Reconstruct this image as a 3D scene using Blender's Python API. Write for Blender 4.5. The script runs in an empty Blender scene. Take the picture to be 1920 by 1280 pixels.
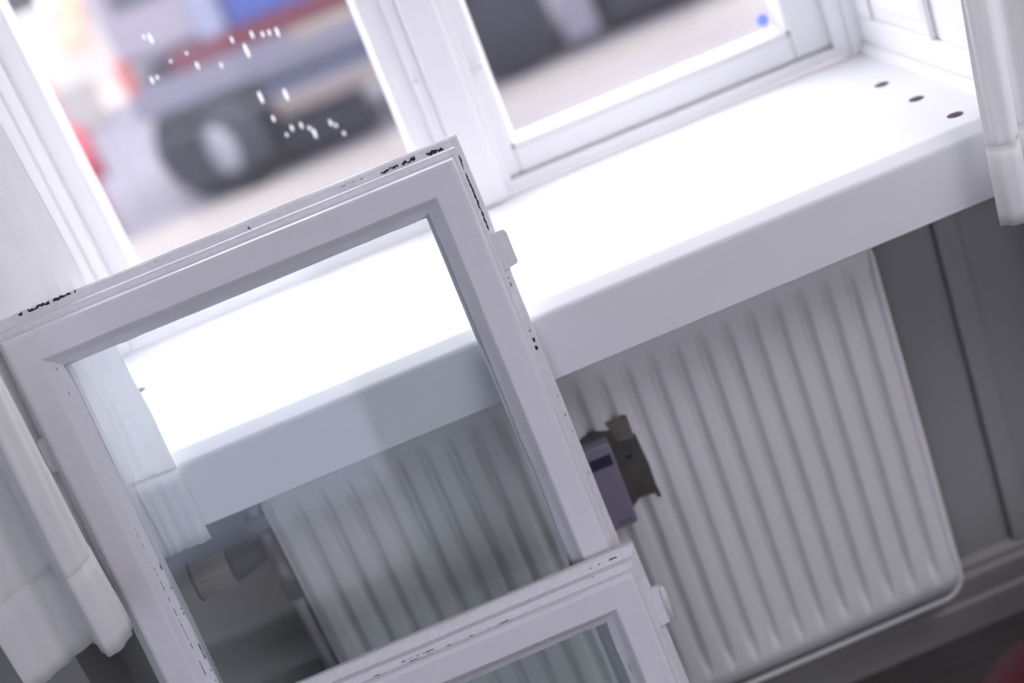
import bpy, bmesh, math, random
from mathutils import Vector, Matrix
C = bpy.context.scene
COL = C.collection
random.seed(7)
R = math.radians
ZS = 0.785                       # height of the sill top above the floor; S(z) turns a height over the sill into world z
def S(z): return z + ZS

# ------------------------------------------------------------------ camera, world, lights, exposure
cd = bpy.data.cameras.new('camera'); cam = bpy.data.objects.new('camera', cd); COL.objects.link(cam)
cd.sensor_fit = 'HORIZONTAL'; cd.sensor_width = 36.0; cd.lens = 50.0
cd.clip_start = 0.02; cd.clip_end = 300
pit, yaw, rol = 0.3902, 0.0376, -0.3792
fw = Vector((math.sin(yaw)*math.cos(pit), math.cos(yaw)*math.cos(pit), -math.sin(pit)))
rt = Vector((math.cos(yaw), -math.sin(yaw), 0)); upv = rt.cross(fw)
Rr = math.cos(rol)*rt + math.sin(rol)*upv
Uu = -math.sin(rol)*rt + math.cos(rol)*upv
M = Matrix((Rr, Uu, -fw)).transposed().to_4x4()
M.translation = Vector((0.2926, -1.4726, S(0.5808)))
cam.matrix_world = M
cd.dof.use_dof = True; cd.dof.focus_distance = 1.525; cd.dof.aperture_fstop = 1.9
C.camera = cam

w = bpy.data.worlds.new('overcast_sky'); C.world = w; w.use_nodes = True
bg = w.node_tree.nodes['Background']
bg.inputs['Color'].default_value = (0.955, 0.93, 1.02, 1); bg.inputs['Strength'].default_value = 5.3

sn = bpy.data.lights.new('hazy_sun', 'SUN'); sn.energy = 3.0; sn.angle = math.radians(85); sn.color = (1.0, 0.985, 0.985)
so = bpy.data.objects.new('hazy_sun', sn); COL.objects.link(so)
so.rotation_euler = Vector((-0.07, -0.52, -1.0)).to_track_quat('-Z', 'Y').to_euler()
la = bpy.data.lights.new('added_fill_light', 'AREA'); la.shape = 'RECTANGLE'; la.size = 1.2; la.size_y = 1.2  # unseen fill lamp added under the ceiling to brighten the room
la.energy = 24; la.color = (0.97, 0.94, 1.02)
lo = bpy.data.objects.new('added_fill_light', la); COL.objects.link(lo); lo.location = (1.75, -1.5, S(1.78))

C.view_settings.view_transform = 'Standard'
try: C.view_settings.look = 'None'
except Exception: pass
C.view_settings.exposure = 0.0; C.view_settings.gamma = 1.0; C.view_settings.use_curve_mapping = False
C.cycles.max_bounces = 10; C.cycles.diffuse_bounces = 5; C.cycles.transparent_max_bounces = 24
C.cycles.caustics_reflective = False; C.cycles.caustics_refractive = False

# ------------------------------------------------------------------ materials
def mat(name, col, rough=0.5, metal=0.0, bump=0.0, scale=40.0, var=0.0, coat=0.0, stretch=None, spec=0.5, detail=4):
    m = bpy.data.materials.new(name); m.use_nodes = True
    nt = m.node_tree; b = nt.nodes['Principled BSDF']
    b.inputs['Base Color'].default_value = (*col, 1); b.inputs['Roughness'].default_value = rough
    b.inputs['Metallic'].default_value = metal; b.inputs['Specular IOR Level'].default_value = spec
    if coat: b.inputs['Coat Weight'].default_value = coat; b.inputs['Coat Roughness'].default_value = 0.15
    if bump or var:
        tc = nt.nodes.new('ShaderNodeTexCoord'); mp = nt.nodes.new('ShaderNodeMapping')
        nt.links.new(tc.outputs['Object'], mp.inputs['Vector'])
        if stretch: mp.inputs['Scale'].default_value = stretch
        n = nt.nodes.new('ShaderNodeTexNoise'); n.inputs['Scale'].default_value = scale; n.inputs['Detail'].default_value = detail
        nt.links.new(mp.outputs['Vector'], n.inputs['Vector'])
        if bump:
            bp = nt.nodes.new('ShaderNodeBump'); bp.inputs['Strength'].default_value = bump; bp.inputs['Distance'].default_value = 0.002
            nt.links.new(n.outputs['Fac'], bp.inputs['Height']); nt.links.new(bp.outputs['Normal'], b.inputs['Normal'])
        if var:
            r = nt.nodes.new('ShaderNodeValToRGB')
            r.color_ramp.elements[0].position = 0.35; r.color_ramp.elements[1].position = 0.65
            r.color_ramp.elements[0].color = (*[c*(1-var) for c in col], 1); r.color_ramp.elements[1].color = (*col, 1)
            nt.links.new(n.outputs['Fac'], r.inputs['Fac']); nt.links.new(r.outputs['Color'], b.inputs['Base Color'])
    return m

def glass_mat(name, tint=(0.93, 0.97, 0.97), refl=1.0, haze=0.0):
    """thin pane: straight-through tinted transmission and a Fresnel mirror"""
    m = bpy.data.materials.new(name); m.use_nodes = True; nt = m.node_tree
    nt.nodes.clear(); out = nt.nodes.new('ShaderNodeOutputMaterial')
    t = nt.nodes.new('ShaderNodeBsdfTransparent'); t.inputs['Color'].default_value = (*tint, 1)
    g = nt.nodes.new('ShaderNodeBsdfGlossy'); g.inputs['Roughness'].default_value = 0.02
    lw = nt.nodes.new('ShaderNodeLayerWeight'); lw.inputs['Blend'].default_value = 0.5
    pw = nt.nodes.new('ShaderNodeMath'); pw.operation = 'POWER'; pw.inputs[1].default_value = 5.3
    f = nt.nodes.new('ShaderNodeMath'); f.operation = 'MULTIPLY_ADD'; f.inputs[1].default_value = 0.96*refl; f.inputs[2].default_value = 0.04*refl
    nt.links.new(lw.outputs['Facing'], pw.inputs[0]); nt.links.new(pw.outputs[0], f.inputs[0])
    mx = nt.nodes.new('ShaderNodeMixShader')
    nt.links.new(f.outputs[0], mx.inputs['Fac']); nt.links.new(t.outputs[0], mx.inputs[1]); nt.links.new(g.outputs[0], mx.inputs[2])
    if haze:
        d = nt.nodes.new('ShaderNodeBsdfDiffuse'); d.inputs['Color'].default_value = (0.9, 0.9, 0.95, 1)
        tr = nt.nodes.new('ShaderNodeBsdfTranslucent'); tr.inputs['Color'].default_value = (0.9, 0.9, 0.95, 1)
        dm = nt.nodes.new('ShaderNodeMixShader'); dm.inputs['Fac'].default_value = 0.7
        nt.links.new(d.outputs[0], dm.inputs[1]); nt.links.new(tr.outputs[0], dm.inputs[2])
        m2 = nt.nodes.new('ShaderNodeMixShader'); m2.inputs['Fac'].default_value = haze
        nt.links.new(mx.outputs[0], m2.inputs[1]); nt.links.new(dm.outputs[0], m2.inputs[2]); mx = m2
    nt.links.new(mx.outputs[0], out.inputs['Surface'])
    return m

def cloth_mat(name, col, trans):
    m = bpy.data.materials.new(name); m.use_nodes = True; nt = m.node_tree
    b = nt.nodes['Principled BSDF']; out = nt.nodes['Material Output']
    b.inputs['Base Color'].default_value = (*col, 1); b.inputs['Roughness'].default_value = 0.9; b.inputs['Specular IOR Level'].default_value = 0.1
    t = nt.nodes.new('ShaderNodeBsdfTranslucent'); t.inputs['Color'].default_value = (*col, 1)
    mx = nt.nodes.new('ShaderNodeMixShader'); mx.inputs['Fac'].default_value = trans
    nt.links.new(b.outputs[0], mx.inputs[1]); nt.links.new(t.outputs[0], mx.inputs[2]); nt.links.new(mx.outputs[0], out.inputs['Surface'])
    tc = nt.nodes.new('ShaderNodeTexCoord')
    n = nt.nodes.new('ShaderNodeTexNoise'); n.inputs['Scale'].default_value = 30; n.inputs['Detail'].default_value = 5
    nt.links.new(tc.outputs['Object'], n.inputs['Vector'])
    bp = nt.nodes.new('ShaderNodeBump'); bp.inputs['Strength'].default_value = 0.25; bp.inputs['Distance'].default_value = 0.004
    nt.links.new(n.outputs['Fac'], bp.inputs['Height'])
    nt.links.new(bp.outputs['Normal'], b.inputs['Normal']); nt.links.new(bp.outputs['Normal'], t.inputs['Normal'])
    return m

M_SASH = mat('sash_paint', (0.80, 0.785, 0.83), 0.42, bump=0.10, scale=60, var=0.02)
M_SASHR = mat('sash_rebate_paint', (0.79, 0.78, 0.82), 0.55, bump=0.35, scale=140, var=0.07, detail=6)
M_PUTTY = mat('putty_paint', (0.80, 0.80, 0.85), 0.55, bump=0.45, scale=150, var=0.04)
M_CHIP = mat('bare_dark_wood', (0.022, 0.018, 0.035), 0.8)
M_FRAME = mat('window_frame_paint', (0.91, 0.905, 0.915), 0.35, bump=0.08, scale=60)
M_SILL = mat('sill_paint', (0.85, 0.845, 0.875), 0.6, bump=0.01, scale=30, stretch=(0.25, 1, 1), var=0.015, spec=0.25)
M_HOLE = mat('hole_wood', (0.45, 0.42, 0.42), 0.8)
M_WALL = mat('wall_paint', (0.31, 0.31, 0.305), 0.7, bump=0.15, scale=80)
M_ROOM = mat('room_wall_paint', (0.74, 0.73, 0.75), 0.8)
M_BASE = mat('baseboard_paint', (0.30, 0.285, 0.28), 0.55, bump=0.1, scale=50)
M_FLOOR = mat('floor_stained_wood', (0.10, 0.095, 0.09), 0.5, bump=0.2, scale=12, stretch=(1, 8, 1), var=0.25)
M_RAD = mat('radiator_enamel', (0.74, 0.735, 0.735), 0.62, bump=0.06, scale=30)
M_BARE = mat('bare_radiator_primer', (0.085, 0.082, 0.072), 0.7, var=0.25, scale=40)
M_BROWN = mat('rusty_radiator_mark', (0.19, 0.155, 0.135), 0.8, var=0.25, scale=60)
M_METER = mat('meter_plastic', (0.23, 0.215, 0.29), 0.4)
M_LCD = mat('meter_display', (0.03, 0.035, 0.07), 0.25)
M_INK = mat('meter_print', (0.10, 0.08, 0.16), 0.6)
M_HEAD = mat('valve_plastic', (0.28, 0.26, 0.245), 0.5)
M_COLLAR = mat('valve_collar_plastic', (0.03, 0.035, 0.06), 0.5)
M_BRASS = mat('valve_metal', (0.17, 0.16, 0.175), 0.45, metal=0.5)
M_PIPE = mat('painted_pipe', (0.30, 0.285, 0.29), 0.45)
M_CURT = cloth_mat('white_cotton', (0.97, 0.97, 0.97), 0.38)
M_RED = mat('dark_red_fabric', (0.10, 0.004, 0.018), 0.4, bump=0.3, scale=200)
M_DARKWOOD = mat('dark_wood_leg', (0.05, 0.03, 0.025), 0.4)
M_ROD = mat('curtain_rod_metal', (0.6, 0.6, 0.62), 0.3, metal=0.9)
M_GLASS = glass_mat('old_window_glass', (0.965, 0.985, 0.985))
M_PANE = glass_mat('outer_window_glass', (0.97, 0.985, 0.985), haze=0.006)
M_SPECK = cloth_mat('dried_paint_speck', (0.97, 0.97, 0.97), 0.6)

# ------------------------------------------------------------------ mesh helpers
def link(name, me, m, parent=None, smooth=False):
    o = bpy.data.objects.new(name, me); COL.objects.link(o)
    for mm in (m if isinstance(m, (list, tuple)) else [m]): me.materials.append(mm)
    if parent: o.parent = parent
    if smooth:
        for p in me.polygons: p.use_smooth = True
    return o
def obj(name, bm, m, parent=None, smooth=False):
    bmesh.ops.recalc_face_normals(bm, faces=bm.faces)
    me = bpy.data.meshes.new(name); bm.to_mesh(me); bm.free()
    return link(name, me, m, parent, smooth)
def tag(o, label=None, cat=None, group=None, kind=None):
    if label: o['label'] = label
    if cat: o['category'] = cat
    if group: o['group'] = group
    if kind: o['kind'] = kind
    return o
def empty(name, loc, label, cat, group=None, kind='thing', rot=(0, 0, 0)):
    o = bpy.data.objects.new(name, None); COL.objects.link(o); o.location = loc; o.rotation_euler = rot
    o.empty_display_size = 0.1
    return tag(o, label, cat, group, kind)
def box(bm, x0, x1, y0, y1, z0, z1, bev=0.0, seg=2):
    t = bmesh.new()
    vs = [t.verts.new((x, y, z)) for x in (x0, x1) for y in (y0, y1) for z in (z0, z1)]
    for f in ((0,1,3,2), (4,6,7,5), (0,4,5,1), (2,3,7,6), (0,2,6,4), (1,5,7,3)): t.faces.new([vs[i] for i in f])
    bmesh.ops.recalc_face_normals(t, faces=t.faces)
    if bev: bmesh.ops.bevel(t, geom=list(t.edges), offset=bev, segments=seg, profile=0.5, affect='EDGES')
    me = bpy.data.meshes.new('t'); t.to_mesh(me); t.free(); bm.from_mesh(me); bpy.data.meshes.remove(me)
def prism(bm, poly, axis, a0, a1):
    """extrude a 2-D polygon: axis 'x' -> poly in (y,z); 'y' -> (x,z); 'z' -> (x,y)"""
    def P(p, a): return {'x': (a, p[0], p[1]), 'y': (p[0], a, p[1]), 'z': (p[0], p[1], a)}[axis]
    A = [bm.verts.new(P(p, a0)) for p in poly]; B = [bm.verts.new(P(p, a1)) for p in poly]
    n = len(poly)
    bm.faces.new(A); bm.faces.new(B[::-1])
    for i in range(n): bm.faces.new((A[i], A[(i+1) % n], B[(i+1) % n], B[i]))
def lathe(bm, prof, origin, axis, n=28):
    """prof: list of (distance along axis, radius); axis a unit Vector"""
    ax = Vector(axis).normalized(); u = ax.orthogonal().normalized(); v = ax.cross(u); O = Vector(origin)
    rings = []
    for t, r in prof:
        rings.append([bm.verts.new(O + ax*t + (u*math.cos(2*math.pi*k/n) + v*math.sin(2*math.pi*k/n))*r) for k in range(n)])
    for a, b in zip(rings, rings[1:]):
        for k in range(n): bm.faces.new((a[k], a[(k+1) % n], b[(k+1) % n], b[k]))
    bm.faces.new(rings[0]); bm.faces.new(rings[-1][::-1])
def tube(bm, pts, r, n=12):
    P = [Vector(p) for p in pts]; rings = []
    u = None
    for i, p in enumerate(P):
        d = ((P[min(i+1, len(P)-1)] - P[max(i-1, 0)])).normalized()
        u = d.orthogonal().normalized() if u is None else (u - d*u.dot(d)).normalized()
        v = d.cross(u)
        rr = r[i] if isinstance(r, (list, tuple)) else r
        rings.append([bm.verts.new(p + (u*math.cos(2*math.pi*k/n) + v*math.sin(2*math.pi*k/n))*rr) for k in range(n)])
    for a, b in zip(rings, rings[1:]):
        for k in range(n): bm.faces.new((a[k], a[(k+1) % n], b[(k+1) % n], b[k]))
    bm.faces.new(rings[0]); bm.faces.new(rings[-1][::-1])
def boxobj(name, dims, m, parent=None, bev=0.0, **k):
    bm = bmesh.new(); box(bm, *dims, bev=bev); return tag(obj(name, bm, m, parent), **k)

# ------------------------------------------------------------------ the setting
YW = 0.19            # back of the radiator niche
YP = 0.05            # room face of the window wall
XL, XR = -0.158, 0.988   # window opening
ZT = 1.32            # top of the opening over the sill
YO = 0.56            # outer face
XN0, XN1 = -.27, 1.05 # radiator niche
def wallbox(n, label, *d):
    bm = bmesh.new(); box(bm, *d); tag(obj(n, bm, M_WALL), label, 'wall', kind='structure')
wallbox('wall_front', 'grey painted wall at the back of the radiator recess', XN0, XN1, YW, YO, 0, S(-0.09))
wallbox('wall_front_left', 'grey window wall left of the radiator recess', -2.2, XN0, YP, YO, 0, S(-0.09))
wallbox('wall_front_right', 'grey window wall right of the radiator recess', XN1, 2.6, YP, YO, 0, S(-0.09))
wallbox('wall_upper_left', 'grey window wall left of the window opening', -2.2, XL, YP, YO, S(-0.09), S(1.9))
wallbox('wall_upper_right', 'grey window wall right of the window opening', XR, 2.6, YP, YO, S(-0.09), S(1.9))
wallbox('wall_upper', 'grey wall over the window opening', XL, XR, YP, YO, S(ZT), S(1.9))
bm = bmesh.new(); box(bm, -2.3, -2.2, -3.6, YO, 0, S(1.9)); tag(obj('wall_left', bm, M_ROOM), 'plain pale wall to the left of the window', 'wall', kind='structure')
bm = bmesh.new(); box(bm, 2.6, 2.7, -3.6, YO, 0, S(1.9)); tag(obj('wall_right', bm, M_ROOM), 'plain pale wall to the right of the window', 'wall', kind='structure')
DX0, DX1, DZ1 = -1.55, -0.06, 2.05       # glazed garden door behind the photographer, mirrored in the leaning sash
bm = bmesh.new()
WX0, WX1, WZ0, WZ1 = .85, 2.5, .35, 2.05
box(bm, -2.2, DX0, -3.72, -3.6, 0, S(1.9)); box(bm, DX1, WX0, -3.72, -3.6, 0, S(1.9)); box(bm, WX1, 2.6, -3.72, -3.6, 0, S(1.9))
box(bm, DX0, DX1, -3.72, -3.6, DZ1, S(1.9)); box(bm, WX0, WX1, -3.72, -3.6, 0, WZ0); box(bm, WX0, WX1, -3.72, -3.6, WZ1, S(1.9))
tag(obj('wall_back', bm, M_ROOM), 'pale rear wall with a glazed garden door', 'wall', kind='structure')
bm = bmesh.new(); box(bm, -2.3, 2.7, -3.72, YO, S(1.9), S(2.0)); tag(obj('ceiling', bm, M_ROOM), 'plain white ceiling', 'ceiling', kind='structure')
bm = bmesh.new(); box(bm, -2.3, 2.7, -3.72, YO, -0.12, 0); tag(obj('floor', bm, M_FLOOR), 'dark stained wooden floor', 'floor', kind='structure')
d1 = empty('door_1', (0, 0, 0), 'white glazed garden door in the rear wall', 'door', kind='structure')
bm = bmesh.new(); box(bm, DX0, DX0+.06, -3.69, -3.63, 0, DZ1); obj('frame_post', bm, M_FRAME, d1)
bm = bmesh.new(); box(bm, DX1-.06, DX1, -3.69, -3.63, 0, DZ1); obj('frame_post', bm, M_FRAME, d1)
bm = bmesh.new(); box(bm, DX0+.06, DX1-.06, -3.69, -3.63, DZ1-.07, DZ1); obj('top_rail', bm, M_FRAME, d1)
bm = bmesh.new(); box(bm, DX0+.06, DX1-.06, -3.69, -3.63, 0, .10); obj('bottom_rail', bm, M_FRAME, d1)
bm = bmesh.new(); box(bm, DX0+.06, DX1-.06, -3.665, -3.655, .10, DZ1-.07); obj('pane', bm, M_GLASS, d1)

w2 = empty('fill_window', (0, 0, 0), 'white window added in the rear wall to let in fill light', 'window', kind='structure')  # unseen window added to balance the light from the garden door
for n_, dd in (('stile', (WX0, WX0+.06, WZ0, WZ1)), ('stile', (WX1-.06, WX1, WZ0, WZ1)), ('stile', (1.52, 1.58, WZ0+.06, WZ1-.06)), ('bottom_rail', (WX0+.06, WX1-.06, WZ0, WZ0+.06)), ('top_rail', (WX0+.06, WX1-.06, WZ1-.06, WZ1))):
    bm = bmesh.new(); box(bm, dd[0], dd[1], -3.69, -3.63, dd[2], dd[3]); obj(n_, bm, M_FRAME, w2)
for a_, b_ in ((WX0+.06, 1.52), (1.58, WX1-.06)):
    bm = bmesh.new(); box(bm, a_, b_, -3.665, -3.655, WZ0+.06, WZ1-.06); obj('pane', bm, M_GLASS, w2)

# baseboard under the radiator, with its stepped moulding
bm = bmesh.new()
bp = [(YW, 0), (YW-.026, 0), (YW-.026, .045), (YW-.020, .05), (YW-.020, .083), (YW-.014, .09), (YW-.014, .098), (YW-.004, .108), (YW, .108)]
prism(bm, bp, 'x', XN0, XN1)
tag(obj('baseboard_front', bm, M_BASE), 'grey stepped baseboard along the wall under the radiator', 'baseboard', kind='structure')
# slim vertical moulding between recess and pilaster
bp2 = [(y - (YW-YP), z) for y, z in bp]
bm = bmesh.new(); prism(bm, bp2, 'x', XN1, 2.6); tag(obj('baseboard_right', bm, M_BASE), 'grey stepped baseboard right of the radiator recess', 'baseboard', kind='structure')
bm = bmesh.new(); prism(bm, bp2, 'x', -2.2, XN0); tag(obj('baseboard_left', bm, M_BASE), 'grey stepped baseboard left of the radiator recess', 'baseboard', kind='structure')
for tn, tx, lab in (('trim_1', .9145, 'flat vertical casing strip right of the radiator'), ('trim_4', -.205, 'flat vertical casing strip left of the radiator valve')):
    bm = bmesh.new(); box(bm, tx, tx+.034, YW-.013, YW, .106, S(-.09), .004)
    tag(obj(tn, bm, M_WALL), lab, 'trim', kind='structure')

# sill: rounded nose, drilled with two rows of vent holes
H = 0.0905
prof = [(0.44, S(-H)), (0.002, S(-H)), (0.0, S(-H+.002))]
prof += [(0.0, S(-.0135)), (0.0006, S(-.0112)), (0.0022, S(-.0092)), (0.0045, S(-.0078)), (0.0155, S(-.0026)), (0.020, S(-.0007)), (0.0245, S(0))]
prof += [(0.44, S(0))]
bm = bmesh.new(); prism(bm, prof, 'x', -0.22, 1.035)
sill = obj('windowsill', bm, [M_SILL, M_HOLE]); tag(sill, 'deep white glossy windowsill drilled with vent holes', 'windowsill', kind='structure')
bm = bmesh.new()
for hx in (0.9285, -0.108):
    for i in range(3):
        lathe(bm, [(-.04, .0098), (.03, .0098)], (hx, .059 + .1028*i, S(0)), (0, 0, 1), 32)
me = bpy.data.meshes.new('holes'); bmesh.ops.recalc_face_normals(bm, faces=bm.faces); bm.to_mesh(me); bm.free()
me.materials.append(M_SILL); me.materials.append(M_HOLE)
for p in me.polygons: p.material_index = 1
cut = bpy.data.objects.new('cutter', me); COL.objects.link(cut)
mod = sill.modifiers.new('holes', 'BOOLEAN'); mod.object = cut; mod.operation = 'DIFFERENCE'; mod.solver = 'EXACT'
dg = bpy.context.evaluated_depsgraph_get(); dg.update()
nm = bpy.data.meshes.new_from_object(sill.evaluated_get(dg)); sill.modifiers.clear(); sill.data = nm
bpy.data.objects.remove(cut)

# reveals left and right of the window: board, quarter-round, raised panel
def reveal(name, side, label):
    t = empty(name, (0, 0, 0), label, 'reveal', kind='structure')
    x = XR if side > 0 else XL
    s = -side
    def bx(n, a0, a1, y0, y1, z0, z1, bev=.003):
        X = sorted((x + s*a0, x + s*a1)); bm = bmesh.new(); box(bm, X[0], X[1], y0, y1, z0, z1, bev); return obj(n, bm, M_FRAME, t)
    bx('backing_board', -.004, .003, YP-.002, .43, S(0), S(ZT), 0)
    bm = bmesh.new()
    q = [(x, S(0)), (x + s*.016, S(0)), (x + s*.015, S(.006)), (x + s*.011, S(.011)), (x + s*.004, S(.014)), (x, S(.014))]
    prism(bm, q, 'y', YP, .43); obj('quarter_round', bm, M_FRAME, t)
    bx('bottom_rail', .003, .009, YP, .43, S(.014), S(.052))
    bx('stile', .003, .009, .385, .43, S(.052), S(ZT))
    bx('stile', .003, .009, YP, .155, S(.052), S(ZT))
    bx('panel', .003, .007, .215, .372, S(.07), S(ZT-.08))
    bx('moulding', .003, .012, .192, .202, S(.052), S(ZT))
    return t
reveal('trim_2', 1, 'white panelled reveal right of the window above the sill')
reveal('trim_3', -1, 'white panelled reveal left of the window behind the curtain')

# ------------------------------------------------------------------ window_1: frame, mullion and two fixed outer casements
win = empty('window_1', (0, 0, 0), 'white wooden two-light window above the deep sill', 'window', kind='structure')
YF = 0.43            # room face of the frame
def wb(n, x0, x1, y0, y1, z0, z1, parent=win, bev=.003, m=M_FRAME):
    bm = bmesh.new(); box(bm, x0, x1, y0, y1, z0, z1, bev); return obj(n, bm, m, parent)
wb('jamb', XL, -.128, YF, .54, S(0), S(ZT)); wb('jamb', .932+.03, XR+.002, YF, .54, S(0), S(ZT))
wb('frame_sill', -.128, .962, YF+.006, .54, S(.003), S(.018), bev=.002); wb('frame_head', XL, XR, YF, .54, S(ZT-.03), S(ZT))
mu = wb('mullion', .386, .434, YF-.012, .54, S(0), S(ZT-.03), bev=.006)
def casement(x0, x1, sl, sr, specks, knob):
    """outer casement: stiles, rails, putty bevels, pane"""
    c = bpy.data.objects.new('casement', None); COL.objects.link(c); c.parent = win
    z0, z1 = S(.019), S(ZT-.032); y0, y1 = YF+.022, YF+.075
    gz0 = z0 + .047
    wb('stile', x0, x0+sl, y0, y1, z0, z1, c, .004); wb('stile', x1-sr, x1, y0, y1, z0, z1, c, .004)
    wb('bottom_rail', x0+sl, x1-sr, y0, y1, z0, gz0-.01, c, .004); wb('top_rail', x0+sl, x1-sr, y0, y1, z1-.05, z1, c, .004)
    gx0, gx1 = x0+sl, x1-sr
    # sloping inner mouldings towards the glass
    bm = bmesh.new(); e = .016
    prism(bm, [(y0+.004, gz0-.0105), (y0+.004, gz0-.004), (y0+.014, gz0), (y0+.026, gz0+.004), (y0+.03, gz0-.0105)], 'x', gx0, gx1)
    prism(bm, [(gx0, y0+.004), (gx0+.003, y0+.004), (gx0+.006, y0+.014), (gx0+.011, y0+.026), (gx0, y0+.03)], 'z', gz0-.0105, z1-.05)
    prism(bm, [(gx1, y0+.004), (gx1-.003, y0+.004), (gx1-.006, y0+.014), (gx1-.011, y0+.026), (gx1, y0+.03)], 'z', gz0-.0105, z1-.05)
    obj('glazing_bead', bm, M_FRAME, c)
    bm = bmesh.new(); box(bm, gx0-.004, gx1+.004, y0+.03, y0+.034, gz0-.014, z1-.046); obj('pane', bm, M_PANE, c)
    if specks:
        bm = bmesh.new()
        for (sx, sz, a, b) in specks:
            t = bmesh.new(); bmesh.ops.create_uvsphere(t, u_segments=8, v_segments=5, radius=1)
            bmesh.ops.transform(t, matrix=Matrix.Translation((sx, y0+.0297, sz)) @ Matrix.Diagonal((a, .0008, b, 1)), verts=t.verts)
            me = bpy.data.meshes.new('t'); t.to_mesh(me); t.free(); bm.from_mesh(me); bpy.data.meshes.remove(me)
        o = obj('paint_speck', bm, M_SPECK, c, True); o['kind'] = 'stuff'; o['label'] = 'white specks and streaks dried on the pane'
    return c
ys = YF+.022+.03
# specks on the left pane: x, height over the sill, half width, half height
spk = [(x, S(z), a, b) for x, z, a, b in (
    (0.18, 0.3124, 0.0024, 0.0108), (0.172, 0.2481, 0.00224, 0.00936), (0.2046, 0.2387, 0.00224, 0.00936), (0.2196, 0.175, 0.00208, 0.00792),
    (0.194, 0.1936, 0.00176, 0.00504), (0.1759, 0.215, 0.00176, 0.00504), (0.112, 0.3188, 0.00184, 0.00576), (0.0707, 0.3732, 0.00208, 0.00792),
    (0.0491, 0.3232, 0.00184, 0.00576), (0.1411, 0.3071, 0.00168, 0.00432), (-0.077, 0.2285, 0.00172, 0.00468), (0.1951, 0.3291, 0.00184, 0.00576),
    (0.2275, 0.32, 0.002, 0.0072), (0.2084, 0.3246, 0.00168, 0.00432), (0.2072, 0.1921, 0.00176, 0.00504), (0.2456, 0.1803, 0.00176, 0.00504),
    (0.1679, 0.3325, 0.00176, 0.00504), (0.2174, 0.3233, 0.00168, 0.00432), (0.2158, 0.1846, 0.0016, 0.0036), (0.2509, 0.1741, 0.0016, 0.0036),
    (0.2568, 0.1597, 0.0016, 0.0036), (0.0635, 0.378, 0.0016, 0.0036), (0.057, 0.3239, 0.0016, 0.0036), (0.1837, 0.1879, 0.00156, 0.00324),
    (-0.0379, 0.4567, 0.00156, 0.00324), (0.1057, 0.3385, 0.00152, 0.00288), (0.082, 0.3366, 0.00152, 0.00288))]
casement(-.126, .384, .041, .044, spk, False)
cs = casement(.436, .960, .030, .072, [], True)
# stop beads where the removed inner sashes closed, and their latch stubs
wb('stop_bead', -.128, -.112, YF+.004, YF+.02, S(.017), S(ZT-.03)); wb('stop_bead', .368, .386, YF+.004, YF+.02, S(.017), S(ZT-.03))
wb('stop_bead', .434, .447, YF+.004, YF+.02, S(.017), S(ZT-.03)); wb('stop_bead', .940, .962, YF+.004, YF+.02, S(.017), S(ZT-.03))
bm = bmesh.new(); lathe(bm, [(0, .0035), (.012, .0035), (.013, .005), (.018, .005), (.0185, .003)], (0.4494, YF+.012, S(0.1809)), (1, 0, 0.12), 14)
obj('latch_stub', bm, M_FRAME, win, True)
bm = bmesh.new(); lathe(bm, [(0, .004), (.01, .004)], (.372, YF+.008, S(0.1969)), (0, -1, 0), 12); obj('hinge_stub', bm, M_FRAME, win, True)
# round blue sticker on the right pane
bm = bmesh.new(); lathe(bm, [(0, .0085), (.0006, .0085)], (0.8649, ys-.0003, S(0.0835)), (0, -1, 0), 28)
tag(obj('sticker', bm, cloth_mat('blue_sticker', (0.38, 0.46, 0.88), .7)), 'small round blue sticker in the lower right corner of the right pane', 'sticker', kind='thing')

# ------------------------------------------------------------------ radiator
RX, RY = 0.8, 0.0975
RZB, RZT = S(-.642), S(-.135)
NR = 24; P_ = RX/NR
def rib(x):
    """front relief: broad lands with narrow rounded grooves (depth behind the land)"""
    ph = (x/P_) % 1.0; g = abs(ph-.5)*2         # 0 at land centre, 1 at groove
    t = min(1.0, max(0.0, (g-.54)/.42)); t = t*t*(3-2*t)
    return .0125*t + .0014*g*g
def rfade(z):
    a = max(0, min(1, (z-(RZB+.012))/.03)); b = max(0, min(1, ((RZT-.012)-z)/.03)); return min(a, b)
rad = empty('radiator', (0.4, RY+.02, 0), 'white ribbed panel radiator under the windowsill', 'radiator')
rad_inv = Matrix.Translation(-Vector(rad.location))
def radpart(name, bm, m, smooth=False):
    bmesh.ops.transform(bm, matrix=rad_inv, verts=bm.verts); return obj(name, bm, m, rad, smooth)
def sheet(bm, x0, x1, zs, off, n=14, edge=True):
    nx = max(4, int(round((x1-x0)/P_*n)))
    xs = [x0 + (x1-x0)*i/nx for i in range(nx+1)]
    G = [[bm.verts.new((x, RY + rib(x)*rfade(z) - off, z)) for x in xs] for z in zs]
    for a, b in zip(G, G[1:]):
        for i in range(nx): bm.faces.new((a[i], a[i+1], b[i+1], b[i]))
    return G, xs
zs = [RZB, RZB+.012, RZB+.02, RZB+.027, RZB+.034, RZB+.042] + [RZB+.042 + (RZT-RZB-.084)*k/8 for k in range(1, 9)] + [RZT-.03, RZT-.02, RZT-.012, RZT]
bm = bmesh.new(); G, xs = sheet(bm, .008, RX-.004, zs, 0.0)
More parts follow.
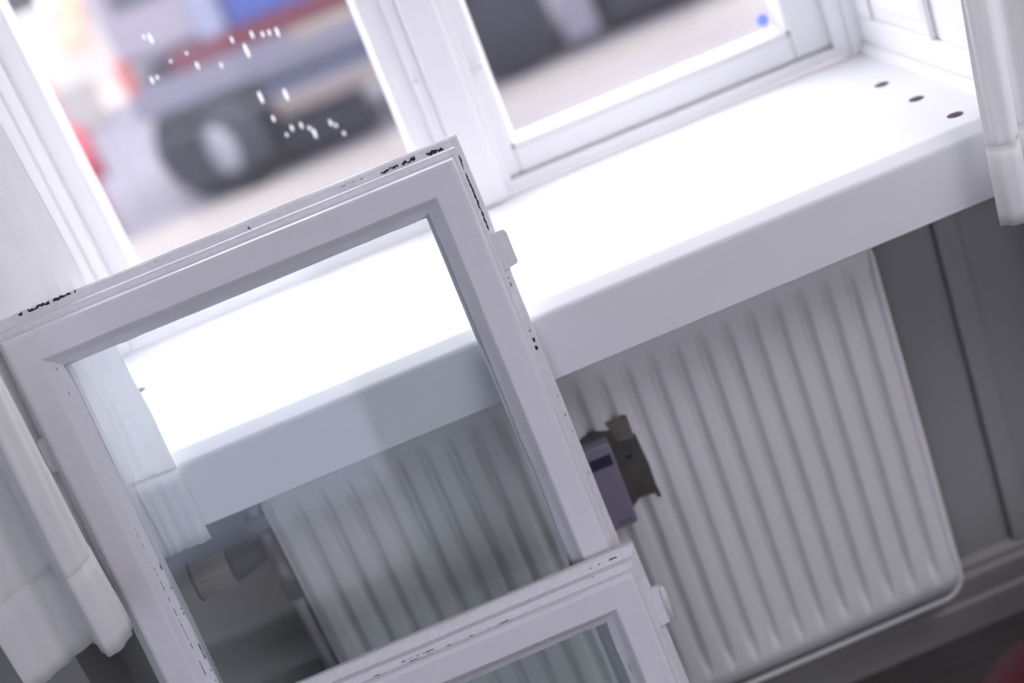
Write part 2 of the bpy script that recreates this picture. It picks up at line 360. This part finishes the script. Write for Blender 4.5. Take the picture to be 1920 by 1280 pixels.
# the pressed sheet slopes back to the seam all around
def slope(ring_front, pts_back):
    for i in range(len(ring_front)-1): bm.faces.new((ring_front[i], ring_front[i+1], pts_back[i+1], pts_back[i]))
bot = G[0]; top = G[-1]; lf = [g[0] for g in G]; rg = [g[-1] for g in G]
bb = [bm.verts.new((v.co.x, RY+.017, RZB-.022)) for v in bot]; slope(bot, bb)
tb = [bm.verts.new((v.co.x, RY+.017, RZT+.012)) for v in top]; slope(top, tb)
lb = [bm.verts.new((-.004, RY+.015, v.co.z)) for v in lf]; slope(lf, lb)
rb = [bm.verts.new((RX+.004, RY+.015, v.co.z)) for v in rg]; slope(rg, rb)
for a, b, c in ((bot[0], bb[0], lb[0]), (bot[-1], bb[-1], rb[0]), (top[0], tb[0], lb[-1]), (top[-1], tb[-1], rb[-1])): bm.faces.new((a, b, c))
radpart('front_panel', bm, M_RAD, True)
bm = bmesh.new(); box(bm, 0, RX, RY+.018, RY+.034, RZB-.02, RZT+.01, .004); radpart('back_panel', bm, M_RAD)
# welded seam: a rounded rim running around the panel
bm = bmesh.new(); rim = []; cr = .032; rx0, rx1, rz0, rz1 = -.003, RX+.006, RZB-.034, RZT+.014
for cx, cz, a0 in ((rx1-cr, rz0+cr, -90), (rx1-cr, rz1-cr, 0), (rx0+cr, rz1-cr, 90), (rx0+cr, rz0+cr, 180)):
    for k in range(9):
        a = R(a0 + 90*k/8); rim.append((cx+cr*math.cos(a), RY+.017, cz+cr*math.sin(a)))
rim.append(rim[0]); tube(bm, rim, .0038, 10); radpart('seam_rim', bm, M_RAD, True)
for bx_ in (.12, .68):
    for b0, b1 in ((RZT-.12, RZT-.02), (RZB+.02, RZB+.08)):
        bm = bmesh.new(); box(bm, bx_-.015, bx_+.015, RY+.03, YW-.001, b0, b1); radpart('wall_bracket', bm, M_RAD)
# heat meter clipped to the radiator
hm = empty('heat_meter', (.398, RY, S(-.29)), 'pale plastic heat meter with small dark display clipped on the radiator', 'meter')
MI = Matrix.Translation(-Vector(hm.location))
def mp_(name, bm, m): bmesh.ops.transform(bm, matrix=MI, verts=bm.verts); return obj(name, bm, m, hm)
MY = RY-.024
bm = bmesh.new(); box(bm, .376, .4155, MY, RY+.001, S(-.348), S(-.228), .004, 3); mp_('housing', bm, M_METER)
def plate(n, pxs, y0, y1, m, label):
    bm = bmesh.new(); prism(bm, [(x, S(z)) for x, z in pxs], 'y', y0, y1); o = mp_(n, bm, m); o['label'] = label
plate('backing_plate', [(0.3784, -0.2249), (0.3897, -0.2190), (0.4075, -0.2193), (0.4278, -0.2271), (0.4290, -0.2404), (0.4513, -0.2427), (0.4528, -0.2642), (0.4546, -0.2892), (0.4541, -0.3192), (0.4557, -0.3389), (0.4508, -0.3383), (0.4495, -0.3310), (0.4281, -0.3292), (0.4099, -0.3438), (0.3783, -0.3287)], RY-.002, RY+.004, M_BARE, 'dark worn metal plate behind the meter')
plate('tape_remnant', [(0.4208, -0.2121), (0.4337, -0.2141), (0.4447, -0.2112), (0.4488, -0.2139), (0.4489, -0.2242), (0.4486, -0.2463), (0.4268, -0.2426), (0.4255, -0.2276)], RY-.0028, RY-.0015, M_BROWN, 'brownish remnant above the meter')
bm = bmesh.new(); lathe(bm, [(-.002, .0045), (.003, .0045), (.0035, .003)], (0.4344, RY, S(-0.2669)), (0, -1, 0), 12); mp_('screw', bm, M_LCD)
bm = bmesh.new(); box(bm, .380, .412, RY-.002, RY+.003, S(-.345), S(-.231)); mp_('mounting_plate', bm, M_METER)
bm = bmesh.new(); box(bm, .3835, .4115, MY-.0008, MY+.001, S(-.2585), S(-.2425), .0005, 1); mp_('display', bm, M_LCD)
bm = bmesh.new()
for k in range(7):
    w_ = .0022; x = .391 + k*.0027; box(bm, x, x+w_*random.uniform(.6, 1), MY-.0003, MY+.001, S(-.3405), S(-.3370))
mp_('printed_name', bm, M_INK)

# thermostatic valve with supply pipe
VY = .122
vl = empty('thermostat_valve', (-.02, VY, 0), 'radiator thermostat valve with pale knob and dark collar beside the left curtain', 'valve')
VI = Matrix.Translation(-Vector(vl.location))
def vp(name, bm, m, s=True, parent=vl): bmesh.ops.transform(bm, matrix=VI, verts=bm.verts); return obj(name, bm, m, parent, s)
VZ = S(-.205)
ax = Vector((-1, -.1, 0))
bm = bmesh.new(); lathe(bm, [(.052, .021), (.054, .0245), (.095, .0255), (.100, .024), (.1015, .019)], (-.02, VY, VZ), ax); kn = vp('knob', bm, M_HEAD)
for v in (0,):
    bm = bmesh.new()
    for k in range(18):
        a = 2*math.pi*k/18; axn = ax.normalized(); u = axn.orthogonal().normalized(); vv = axn.cross(u)
        p = Vector((-.02, VY, VZ)) + (u*math.cos(a)+vv*math.sin(a))*.0253
        tube(bm, [p+axn*.058, p+axn*.092], .0011, 6)
    vp('grip_ridge', bm, M_HEAD, True)
bm = bmesh.new(); lathe(bm, [(.098, .0262), (.101, .0262)], (-.02, VY, VZ), ax); vp('end_ring', bm, M_COLLAR)
bm = bmesh.new(); lathe(bm, [(.008, .014), (.02, .0155), (.024, .0185), (.046, .0225), (.0525, .0235)], (-.02, VY, VZ), ax); vp('collar', bm, M_COLLAR)
bm = bmesh.new(); lathe(bm, [(-.055, .010), (-.05, .013), (-.032, .013), (-.03, .0105), (-.012, .0115), (0, .0155), (.015, .0115), (.028, .011)], (-.018, VY, VZ), (0, 0, 1)); vp('valve_body', bm, M_BRASS)
bm = bmesh.new(); lathe(bm, [(.028, .014), (.032, .0165), (.046, .0165), (.05, .0125)], (-.018, VY, VZ), (0, 0, 1), 6); vp('union_nut', bm, M_BRASS, False)
bm = bmesh.new(); tube(bm, [(-.018, VY, VZ+.045), (-.018, VY, VZ+.058), (-.010, VY, VZ+.066), (-.0085, VY, VZ+.067)], .009, 14); vp('radiator_tail', bm, M_PIPE)
bm = bmesh.new(); lathe(bm, [(-.078, .0125), (-.074, .0155), (-.06, .0155), (-.055, .012)], (-.018, VY, VZ), (0, 0, 1), 6); vp('compression_nut', bm, M_COLLAR, False)
bm = bmesh.new(); tube(bm, [(-.018, VY, VZ-.074), (-.018, VY, S(-.4)), (-.0165, VY, S(-.6)), (-.016, VY, .0)], .0085, 14); vp('pipe', bm, M_PIPE)

# ------------------------------------------------------------------ the two loose inner sashes
LEAN = R(10.5)
UP = Vector((0, math.sin(LEAN), math.cos(LEAN))); NF = Vector((0, -math.cos(LEAN), math.sin(LEAN)))
def sash(name, off, uL, uR, wT, wB, label, hinges, chips, seed):
    """local axes: u along the wall, w up the leaning plane, d into the wood from the front face"""
    P0 = Vector((0, -.043, S(0))) + NF*off
    base = P0 + UP*wB + Vector(((uL+uR)/2, 0, 0))
    t = empty(name, base, label, 'window sash', 'loose window sashes leaning under the window')
    rs = random.Random(seed)
    def L(u, w_, d): return P0 + Vector((u, 0, 0)) + UP*w_ - NF*d - base
    # section: (inset from the body's outer edge, depth); negative inset = rebate lips
    sec = [(.0050, 0), (.0315, 0), (.0335, .0012), (.0405, .0085), (.0412, .0128), (.0412, .0158), (.050, .018), (.050, .034), (.0415, .040),
           (-.0125, .040), (-.014, .0385), (-.014, .0310), (-.0122, .0285), (-.0064, .0245), (-.0058, .0145), (-.004, .0132), (0, .0128), (0, .0038), (.0016, .0011)]
    kS, kT = 1.0, 1.42
    def corner(a, cu, cw, kx=kS, kz=kT):
        ax_ = a*kx if a < 0 else a; az = a*kz if a < 0 else a
        u = uL + ax_ if cu < 0 else uR - ax_
        w_ = wB + az if cw < 0 else wT - az
        return u, w_
    def member(n, c0, c1, steps=14):
        bm = bmesh.new(); rows = []
        ph = [rs.uniform(0, 6.28) for _ in sec]
        for k in range(steps+1):
            f = k/steps; ring = []
            for i, (a, d) in enumerate(sec):
                u0, w0 = corner(a, *c0); u1, w1 = corner(a, *c1)
                jit = .00022*math.sin(ph[i] + 9*f*(1+i % 3)) if 0 < k < steps else 0
                ring.append(bm.verts.new(L(u0+(u1-u0)*f + (jit if abs(u1-u0) < .2 else 0), w0+(w1-w0)*f + (jit if abs(w1-w0) < .2 else 0), d)))
            rows.append(ring)
        m_ = len(sec)
        for a, b in zip(rows, rows[1:]):
            for i in range(m_):
                f = bm.faces.new((a[i], a[(i+1) % m_], b[(i+1) % m_], b[i]))
                if 9 <= i <= 16: f.material_index = 1
        bm.faces.new(rows[0]); bm.faces.new(rows[-1][::-1])
        return obj(n, bm, [M_SASH, M_SASHR], t)
    member('top_rail', (-1, 1), (1, 1), 24); member('bottom_rail', (1, -1), (-1, -1), 24)
    member('stile', (1, 1), (1, -1), 30); member('stile', (-1, -1), (-1, 1), 30)
    # pane
    bm = bmesh.new(); i = .044
    q = [L(u, w_, d) for d in (.0131, .0155) for (u, w_) in ((uL+i, wB+i), (uR-i, wB+i), (uR-i, wT-i), (uL+i, wT-i))]
    vs = [bm.verts.new(p) for p in q]
    for f in ((3,2,1,0), (4,5,6,7), (0,1,5,4), (1,2,6,5), (2,3,7,6), (3,0,4,7)): bm.faces.new([vs[k] for k in f])
    obj('pane', bm, M_GLASS, t)
    # putty fillet with a wavering inner edge
    bm = bmesh.new()
    loop = [((-1, 1), (1, 1)), ((1, 1), (1, -1)), ((1, -1), (-1, -1)), ((-1, -1), (-1, 1))]
    rows = []
    for c0, c1 in loop:
        n = 36
        val = rs.uniform(.005, .008)
        for k in range(n):
            f = k/n; val += rs.uniform(-.0010, .0010); val = min(.0092, max(.0042, val))
            row = []
            for a, d in ((.0398, .0078), (.0412 + val*.45, .0108), (.0412 + val, .0130), (.0405, .0131)):
                u0, w0 = corner(a, *c0); u1, w1 = corner(a, *c1)
                row.append(bm.verts.new(L(u0+(u1-u0)*f, w0+(w1-w0)*f, d)))
            rows.append(row)
    n = len(rows)
    for k in range(n):
        a, b = rows[k], rows[(k+1) % n]
        for j in range(4): bm.faces.new((a[j], a[(j+1) % 4], b[(j+1) % 4], b[j]))
    obj('putty', bm, M_PUTTY, t)
    # hinge halves let into the lips
    for (side, w0, w1, ext, pinned) in hinges:
        ue = (uR + .014) if side > 0 else (uL - .014)
        bm = bmesh.new()
        X = sorted((ue - side*.010, ue + side*ext))
        pts = [(X[0], w0), (X[1], w0+.004), (X[1], w1-.005)] if side > 0 else [(X[0], w0+.004), (X[1], w0), (X[1], w1)]
        kk = 6
        if side > 0: pts += [(X[1]-.005+.005*math.cos(R(90*j/kk)), w1-.005+.005*math.sin(R(90*j/kk))) for j in range(1, kk+1)] + [(X[0], w1)]
        else: pts += [(X[0]+.005-.005*math.sin(R(90*j/kk)), w1-.005+.005*math.cos(R(90*j/kk))) for j in range(0, kk+1)]
        A = [bm.verts.new(L(u, w_, .0225)) for u, w_ in pts]; B = [bm.verts.new(L(u, w_, .031)) for u, w_ in pts]
        bm.faces.new(A); bm.faces.new(B[::-1]); m_ = len(pts)
        for j in range(m_): bm.faces.new((A[j], A[(j+1) % m_], B[(j+1) % m_], B[j]))
        bmesh.ops.bevel(bm, geom=list(bm.edges), offset=.0012, segments=2, affect='EDGES')
        obj('hinge_plate', bm, M_SASHR, t)
        if pinned:
            bm = bmesh.new()
            o0 = L(ue + side*(ext-.002), w0+.003, .0235); lathe(bm, [(0, .0042), (w1-w0-.009, .0042), (w1-w0-.005, .003), (w1-w0-.004, .0015)], o0, UP, 14)
            obj('hinge_knuckle', bm, M_SASHR, t, True)
    # slivers where the paint has broken away
    bm = bmesh.new()
    for (ua, wa, ub, wb_, d, width, dens, axis) in chips:
        n = max(4, int(math.hypot(ub-ua, wb_-wa)/.0022)); prev = None; on = True
        for k in range(n+1):
            f = k/n
            if rs.random() > dens: prev = None; continue
            hw = width*rs.uniform(.25, 1.0)/2; o_ = rs.uniform(-.3, .3)*width
            u, w_ = ua+(ub-ua)*f, wa+(wb_-wa)*f
            if axis == 'w': row = (L(u-hw+o_, w_, d), L(u+hw+o_, w_, d))
            elif axis == 'u': row = (L(u, w_-hw+o_, d), L(u, w_+hw+o_, d))
            else: row = (L(u, w_, d-hw+o_), L(u, w_, d+hw+o_))
            row = [bm.verts.new(p) for p in row]
            if prev: bm.faces.new((prev[0], prev[1], row[1], row[0]))
            prev = row
    bmesh.ops.delete(bm, geom=[v for v in bm.verts if not v.link_faces], context='VERTS')
    if len(bm.faces):
        r_ = bmesh.ops.extrude_face_region(bm, geom=list(bm.faces))
        for v in [g for g in r_['geom'] if isinstance(g, bmesh.types.BMVert)]: v.co += NF*.0003
        o = obj('chipped_paint', bm, M_CHIP, t); o['kind'] = 'stuff'; o['label'] = 'black bare patches where the white paint has chipped'
    else: bm.free()
    return t

uR1, uL1, wT1 = .3618, -.1515, .2005
def lipd(a): return .0245 + (abs(a)-.0064)*.69 - .0004      # depth just proud of the lip's sloping front
kT_ = 1.42
chips1 = [
    (uR1+.0076, wT1-.002, uR1+.0080, .085, lipd(.0072), .0021, .97, 'w'), (uR1+.0082, .085, uR1+.008, .045, lipd(.0076), .0012, .62, 'w'),
    (uR1+.0086, -.018, uR1+.0088, -.034, lipd(.0074), .0044, .9, 'w'), (uR1+.0086, .02, uR1+.008, -.01, lipd(.0078), .0012, .3, 'w'), (uR1+.010, -.06, uR1+.010, -.26, lipd(.0092), .0009, .3, 'w'),
    (.285, wT1+.0125, .325, wT1+.0128, lipd(.0076), .0044, .85, 'u'), (.333, wT1+.0122, .3565, wT1+.0112, lipd(.0072), .0046, .78, 'u'),
    (-.128, wT1+.0185, -.062, wT1+.0188, .0284, .0042, .86, 'u'), (.1320, wT1+.013, .1335, wT1+.009, lipd(.0066), .0014, 1, 'w'),
    (.0, wT1+.016, .28, wT1+.014, lipd(.0096), .0011, .16, 'u'),
    (uL1-.0072, .165, uL1-.0072, .08, lipd(.0068), .0024, .45, 'w'), (uL1-.0072, .03, uL1-.0072, -.13, lipd(.0068), .0024, .62, 'w'), (uL1-.0072, -.15, uL1-.0072, -.23, lipd(.0064), .0034, .93, 'w'),
    (uL1+.0412, -.03, uL1+.0425, -.28, .0092, .0012, .8, 'w'), (uL1+.0485, -.06, uL1+.0490, -.28, .0124, .0012, .55, 'w'), (uL1+.0408, .16, uL1+.0415, .12, .0080, .001, .5, 'w'),
]
sash('window_sash', 0.0, uL1, uR1, wT1, -.79, 'taller white window sash leaning on the sill edge, its top corner chipped black',
     [(1, .063, .107, .0105, False), (-1, .046, .089, .003, False), (1, -.62, -.57, .0105, False)], chips1, 3)
uR2, wT2 = .3725, -.2885
chips2 = [(.33, wT2+.0135, .372, wT2+.0140, lipd(.0090), .0016, .5, 'u'), (.0, wT2+.0005, .25, wT2+.0005, .0125, .0009, .45, 'u'), (.1, wT2+.0032, .14, wT2+.0032, .0128, .0012, .8, 'u'),
          (uR2-.0415, wT2-.05, uR2-.0435, wT2-.2, .0098, .0010, .5, 'w'), (.27, wT2+.007, .36, wT2+.008, .0143, .0009, .3, 'u')]
sash('window_sash', .0455, uR2-.513, uR2, wT2, -.79, 'shorter white window sash standing in front at the bottom edge, with hinge knuckle',
     [(1, -.372, -.325, .0115, True), (1, -.70, -.655, .0115, True)], chips2, 5)

# ------------------------------------------------------------------ curtains
def catmull(pts, n):
    out = []
    P = [Vector(p) for p in pts]
    for i in range(len(P)-1):
        p0, p1, p2, p3 = P[max(i-1, 0)], P[i], P[i+1], P[min(i+2, len(P)-1)]
        for k in range(n):
            t = k/n
            out.append(.5*((2*p1) + (-p0+p2)*t + (2*p0-5*p1+4*p2-p3)*t*t + (-p0+3*p1-3*p2+p3)*t**3))
    out.append(P[-1]); return out
def curtain(name, plan, zlev, shift, label, hem_z, zb, seed, group=None):
    """plan(z) -> control points (x, y); the cloth is swept through the levels; the hem is a doubled band of its own"""
    t = empty(name, (plan(hem_z)[0][0], 0, S(zb)), label, 'curtain', group)
    inv = -Vector(t.location)
    rs = random.Random(seed)
    def build(n, zl, off, m):
        bm = bmesh.new(); G = []
        for z in zl:
            line = catmull([(x, y, 0) for x, y in plan(z)], 7)
            row = []
            for i, p in enumerate(line):
                a = line[min(i+1, len(line)-1)] - line[max(i-1, 0)]
                nrm = Vector((a.y, -a.x, 0)).normalized()
                wav = .0012*math.sin(i*.9 + z*14 + seed)
                row.append((p + nrm*wav, nrm, z))
            G.append(row)
        for sgn in (1, -1):
            V = [[bm.verts.new(Vector((p.x, p.y, S(z))) + nrm*off*sgn + inv) for p, nrm, z in row] for row in G]
            for a, b in zip(V, V[1:]):
                for i in range(len(a)-1): bm.faces.new((a[i], a[i+1], b[i+1], b[i]))
            if sgn == 1: F = V
        for a, b in zip(F[0][:-1], F[0][1:]): pass
        E1, E2 = F, V
        for row1, row2 in ((E1[0], E2[0]), (E1[-1], E2[-1])):
            for i in range(len(row1)-1): bm.faces.new((row1[i], row1[i+1], row2[i+1], row2[i]))
        for c in (0, -1):
            for k in range(len(E1)-1): bm.faces.new((E1[k][c], E1[k+1][c], E2[k+1][c], E2[k][c]))
        return obj(n, bm, m, t, True)
    build('cloth', [hem_z-.004] + [z for z in zlev if z > hem_z], .0004, M_CURT)
    build('hem', [zb + (hem_z-zb)*k/6 for k in range(7)], .0010, M_CURT)
    return t
def lerp(a, b, f): return a + (b-a)*f
def plan_right(z):
    f = max(0, (z+.1)/1.6)
    X0 = .9035 + .058*min(1, (z+.1)) if z < .9 else .9615
    y = -.05
    pts = [(0, 0), (.006, -.010), (.020, -.020), (.034, -.006), (.040, .014), (.050, .020), (.062, .004), (.075, -.018), (.092, -.020), (.105, .006), (.125, .018), (.15, 0.0), (.18, -.016), (.21, .008), (.25, .01)]
    return [(X0 + a*1.0, y + b) for a, b in pts]
zl = [0.0, .02, .05, .1, .15, .2, .25, .3, .4, .55, .7, .9, 1.1, 1.3, 1.46]
curtain('curtain', plan_right, zl, 0, 'white cotton curtain hanging at the right end of the sill', -.008, -.101, 1, 'white window curtains')
def plan_left(z):
    # behind the leaning sash the cloth is pressed to the sill; above it runs back up to the rod
    lean = math.tan(LEAN)
    yb = -.006 if z < 0 else min(-.006 + .5*z, z*lean + .010, .052)
    xe = -.047 + .024*min(0, z) if z < 0 else -.047 - .007*min(1, z/.12)
    if z > .26: yb = lerp(.052, -.05, min(1, (z-.26)/1.1))
    fd = max(0, min(1, z/.05))
    back = [(xe, yb), (xe-.015, yb-.001), (xe-.030, yb+.001), (-.0925, yb+.018*fd), (-.100, yb+.02*fd), (-.112, yb+.004*fd), (-.140, min(yb, .03)), (-.162, min(yb-.004, .02))]
    s = .012*max(0, z)/.3
    front = [(-.182, -.050), (-.1585, -.082), (-.1445, -.106), (-.136, -.135), (-.1385, -.155), (-.150, -.172), (-.161, -.168), (-.170, -.146), (-.1795, -.131),
             (-.1965, -.141), (-.214, -.158), (-.231, -.172), (-.243, -.180)]
    k = max(0, min(1, (z-.3)/1.0))
    front = [(lerp(x+s, x*.9-.02, k), lerp(y, -.05 + (y+.12)*.4, k)) for x, y in front]
    return back + front
curtain('curtain', plan_left, zl, 0, 'white cotton curtain bunched at the left behind the leaning sash', -.006, -.104, 2, 'white window curtains')
rod = empty('curtain_rod', (0.4, -.05, S(1.47)), 'thin metal curtain rod above the window', 'curtain rod')
bm = bmesh.new(); tube(bm, [(-.9, 0, 0), (.95, 0, 0)], .009, 12); obj('pole', bm, M_ROD, rod, True)
for bx_ in (-.8, .85):
    bm = bmesh.new(); tube(bm, [(bx_, 0, -.004), (bx_, .16, -.004)], .006, 10); obj('bracket', bm, M_ROD, rod, True)

# ------------------------------------------------------------------ red stool at the lower right, near the radiator
st = empty('footstool', (.915, -.400, 0), 'dark red padded footstool on the floor at the lower right corner', 'stool')
bm = bmesh.new()
lathe(bm, [(.10, .30), (.105, .325), (.12, .338), (.145, .344), (.168, .34), (.188, .322), (.2, .28), (.206, .15)], (0, 0, 0), (0, 0, 1), 64); obj('cushion', bm, M_RED, st, True)
for k in range(4):
    a = R(45+90*k); bm = bmesh.new(); lathe(bm, [(0, .014), (.104, .022)], (.24*math.cos(a), .24*math.sin(a), 0), (0, 0, 1), 14); obj('leg', bm, M_DARKWOOD, st, True)

# ------------------------------------------------------------------ the street outside
GZ = S(-1.95)
M_PAVE = mat('pavement_flags', (0.182, 0.160, 0.166), .85, var=.12, scale=1.2)
M_KERB = mat('kerb_stone', (0.215, 0.195, 0.183), .85, var=.1, scale=1.5)
M_ROAD = mat('road_asphalt', (0.138, 0.130, 0.160), .85, var=.1, scale=1.0)
M_PLASTER = mat('warm_white_plaster', (0.42, 0.37, 0.35), .9, var=.1, scale=.6)
def ground(name, y0, y1, z, m, label, cat):
    bm = bmesh.new(); box(bm, -40, 40, y0, y1, z-.3, z); tag(obj(name, bm, m), label, cat, kind='structure')
ground('pavement', YO, 8.9, GZ, M_PAVE, 'pinkish paved footway outside the window', 'pavement')
ground('kerb', 8.9, 9.65, GZ-.01, M_KERB, 'pale kerb strip between footway and road', 'kerb')
ground('road', 9.65, 17.0, GZ-.06, M_ROAD, 'lavender-grey asphalt road outside', 'road')
ground('pavement_far', 17.0, 60, GZ, M_PLASTER, 'far pale footway across the road', 'pavement')
ground('yard', -30, -3.72, -.05, M_PAVE, 'paved yard behind the garden door', 'yard')

M_BLUE = mat('truck_blue', (0.035, 0.055, 0.20), .4)
M_DRED = mat('truck_dark_red', (0.085, 0.014, 0.03), .4)
M_SILV = mat('truck_silver', (0.115, 0.112, 0.155), .45)
M_DKBL = mat('truck_dark_blue', (0.03, 0.036, 0.085), .45)
M_BEIG = mat('truck_beige_rail', (0.135, 0.112, 0.112), .5)
M_HILITE = mat('truck_cream_highlight', (0.21, 0.185, 0.165), .4)
M_TYRE = mat('tyre_rubber', (0.012, 0.012, 0.022), .9)
M_HUB = mat('wheel_hub', (0.19, 0.195, 0.23), .4)
M_WIN = mat('vehicle_window', (0.02, 0.022, 0.03), .15)
RZ = GZ-.06
def wheel(parent, x, y, z, r_, off, hub=None, dr=(0, 1, 0), hr=1.0):
    bm = bmesh.new(); lathe(bm, [(0, r_*.55), (0, r_*.92), (.03, r_), (.19, r_), (.22, r_*.92), (.22, r_*.55)], Vector((x, y, z))-off, dr, 32)
    tw = obj('wheel', bm, M_TYRE, parent, True)
    bm = bmesh.new(); lathe(bm, [(-.015, r_*.18), (-.005, r_*.5*hr), (.02, r_*.6*hr), (.06, r_*.6*hr)], Vector((x, y, z))-off, dr, 24); obj('hub', bm, hub or M_HUB, tw, True)
tk = empty('truck', (.4, 10.9, RZ), 'blue box truck with dark red stripe and silver skirt parked in the road', 'truck')
TO = Vector(tk.location)
def tb(n, x0, x1, y0, y1, z0, z1, m, bev=.03, parent=tk):
    bm = bmesh.new(); box(bm, x0-TO.x, x1-TO.x, y0-TO.y, y1-TO.y, S(z0)-TO.z, S(z1)-TO.z, bev); return obj(n, bm, m, parent)
tb('cargo_box', -.40, 3.9, 10.0, 11.9, -.80, .9, M_BLUE)
tb('red_stripe', -.95, 3.9, 9.98, 11.9, -.965, -.80, M_DRED, .02)
tb('side_skirt', -1.36, 3.9, 9.96, 11.9, -1.215, -.965, M_SILV, .02)
tb('skirt_highlight', .0, 3.9, 9.95, 10.0, -1.055, -.965, M_HILITE, .01)  # cream strip painting in the highlight along the top of the skirt
tb('chassis', -.40, 3.85, 10.1, 11.8, -1.44, -1.215, M_DKBL, .02)
tb('side_rail', -.34, .55, 9.98, 10.1, -1.60, -1.45, M_BEIG, .02)
tb('underrun_tank', -.45, .36, 10.02, 11.0, -1.93, -1.62, M_TYRE, .04)
tb('cab', -1.34, -.40, 10.03, 11.85, -.80, .35, mat('cab_paint', (0.17, 0.15, 0.185), .4), .08)
tb('cab_window', -1.2, -.62, 10.02, 10.06, -.38, .2, M_WIN, .02)
tb('cab_post', -.66, -.42, 9.995, 10.06, -.80, .25, mat('cab_post_paint', (0.15, 0.16, 0.24), .4), .02)
bm = bmesh.new(); lathe(bm, [(0, .50), (.5, .50)], Vector((-.86, 10.02, S(-1.54)))-TO, (0, 1, 0), 36); obj('wheel_arch', bm, M_TYRE, tk)
tb('tail_lamp', -1.36, -1.26, 9.97, 10.06, -1.02, -.70, mat('lamp_red', (0.30, 0.05, 0.05), .4), .02)
wheel(tk, -.86, 9.90, S(-1.62), .37, TO, None, (.75, .66, 0), 1.05)
wheel(tk, 1.62, 9.96, S(-1.62), .38, TO, M_TYRE)
tb('mudguard', 1.20, 2.00, 10.02, 10.9, -1.62, -1.215, M_TYRE, .06)
tb('mudflap', 2.05, 2.34, 9.97, 10.0, -1.90, -1.215, mat('mudflap_pale', (0.12, 0.115, 0.15), .5), .01)
tb('rear_tank', 2.42, 3.75, 10.02, 11.0, -1.90, -1.30, M_TYRE, .05)

# red and white road marker beyond the cab
pm = empty('road_marker', (-1.96, 10.2, GZ-.06), 'red marker post with white plate left of the truck', 'sign post')
bm = bmesh.new(); tube(bm, [(0, 0, 0), (0, 0, 1.35)], .05, 14); obj('post', bm, mat('marker_red', (0.36, 0.035, 0.06), .5), pm, True)
bm = bmesh.new(); box(bm, .02, .36, -.03, .03, .86, 1.28, .03); obj('plate', bm, mat('marker_white', (0.25, 0.235, 0.235), .5), pm)
bm = bmesh.new(); lathe(bm, [(0, .13), (.42, .11), (.45, .05)], (.04, -.05, .5), (0, 0, 1), 18); obj('reflector', bm, mat('marker_pink', (0.40, 0.05, 0.085), .5), pm, True)

# houses across the road
def house(name, x0, x1, y, h, col, label, wins, awn=None):
    t = empty(name, ((x0+x1)/2, y, GZ), label, 'building')
    O = Vector(t.location)
    bm = bmesh.new(); box(bm, x0-O.x, x1-O.x, 0, 6, 0, h); obj('wall', bm, mat(name+'_plaster', col, .9, var=.06, scale=.8), t)
    bm = bmesh.new(); prism(bm, [(-.4, h), (3, h+2.2), (6.4, h)], 'x', x0-O.x-.2, x1-O.x+.2); obj('roof', bm, mat(name+'_roof', (.12, .05, .04), .8), t)
    for (wx, wz, ww, wh) in wins:
        bm = bmesh.new(); box(bm, wx-O.x, wx+ww-O.x, -.04, .06, wz, wz+wh, .02); f = obj('window', bm, M_FRAME, t)
        bm = bmesh.new(); box(bm, wx+.08-O.x, wx+ww-.08-O.x, -.06, -.035, wz+.08, wz+wh-.08); obj('pane', bm, M_WIN, f)
    if awn:
        bm = bmesh.new(); prism(bm, [(0, awn[2]+.5), (-1.0, awn[2]), (-1.0, awn[2]-.12), (0, awn[2]+.4)], 'x', awn[0]-O.x, awn[1]-O.x); obj('awning', bm, mat('awning_orange', (.55, .27, .19), .7), t)
house('plaster_house', -9.5, -2.45, 19.0, 6.5, (.46, .42, .40), 'warm white plastered house across the road at the left', [(-4.0, 1.2, .9, 1.4), (-6.2, 1.2, .9, 1.4), (-8.4, 1.2, .9, 1.4), (-4.0, 3.9, .9, 1.4), (-6.2, 3.9, .9, 1.4)], (-2.98, -2.70, .80))
house('brick_house', -2.0, 4.6, 19.0, 7.0, (.34, .27, .29), 'pinkish house across the road behind the truck', [(-1.4, 1.0, 1.0, 1.6), (.6, 1.0, 1.0, 1.6), (2.6, 1.0, 1.0, 1.6), (-1.4, 4.0, 1.0, 1.5), (.6, 4.0, 1.0, 1.5)])
house('grey_house', 5.2, 13.0, 19.0, 6.0, (.2, .2, .22), 'grey house across the road at the right', [(6.2, 1.0, 1.0, 1.6), (8.4, 1.0, 1.0, 1.6), (10.6, 1.0, 1.0, 1.6)])
# unseen walls added to bounce light through the garden door and rear window
bm = bmesh.new(); box(bm, -7, .3, -9.2, -9.0, -.05, 3.2); tag(obj('bounce_wall', bm, mat('bounce_wall_blue', (.55, .60, .74), .9)), 'pale blue wall added to brighten the garden door and its reflection', 'wall', kind='structure')
bm = bmesh.new(); box(bm, .3, 9, -9.3, -9.1, -.05, 4.2); tag(obj('bounce_wall', bm, mat('bounce_wall_white', (.84, .83, .86), .9)), 'white wall added to bounce light into the rear window', 'wall', kind='structure')
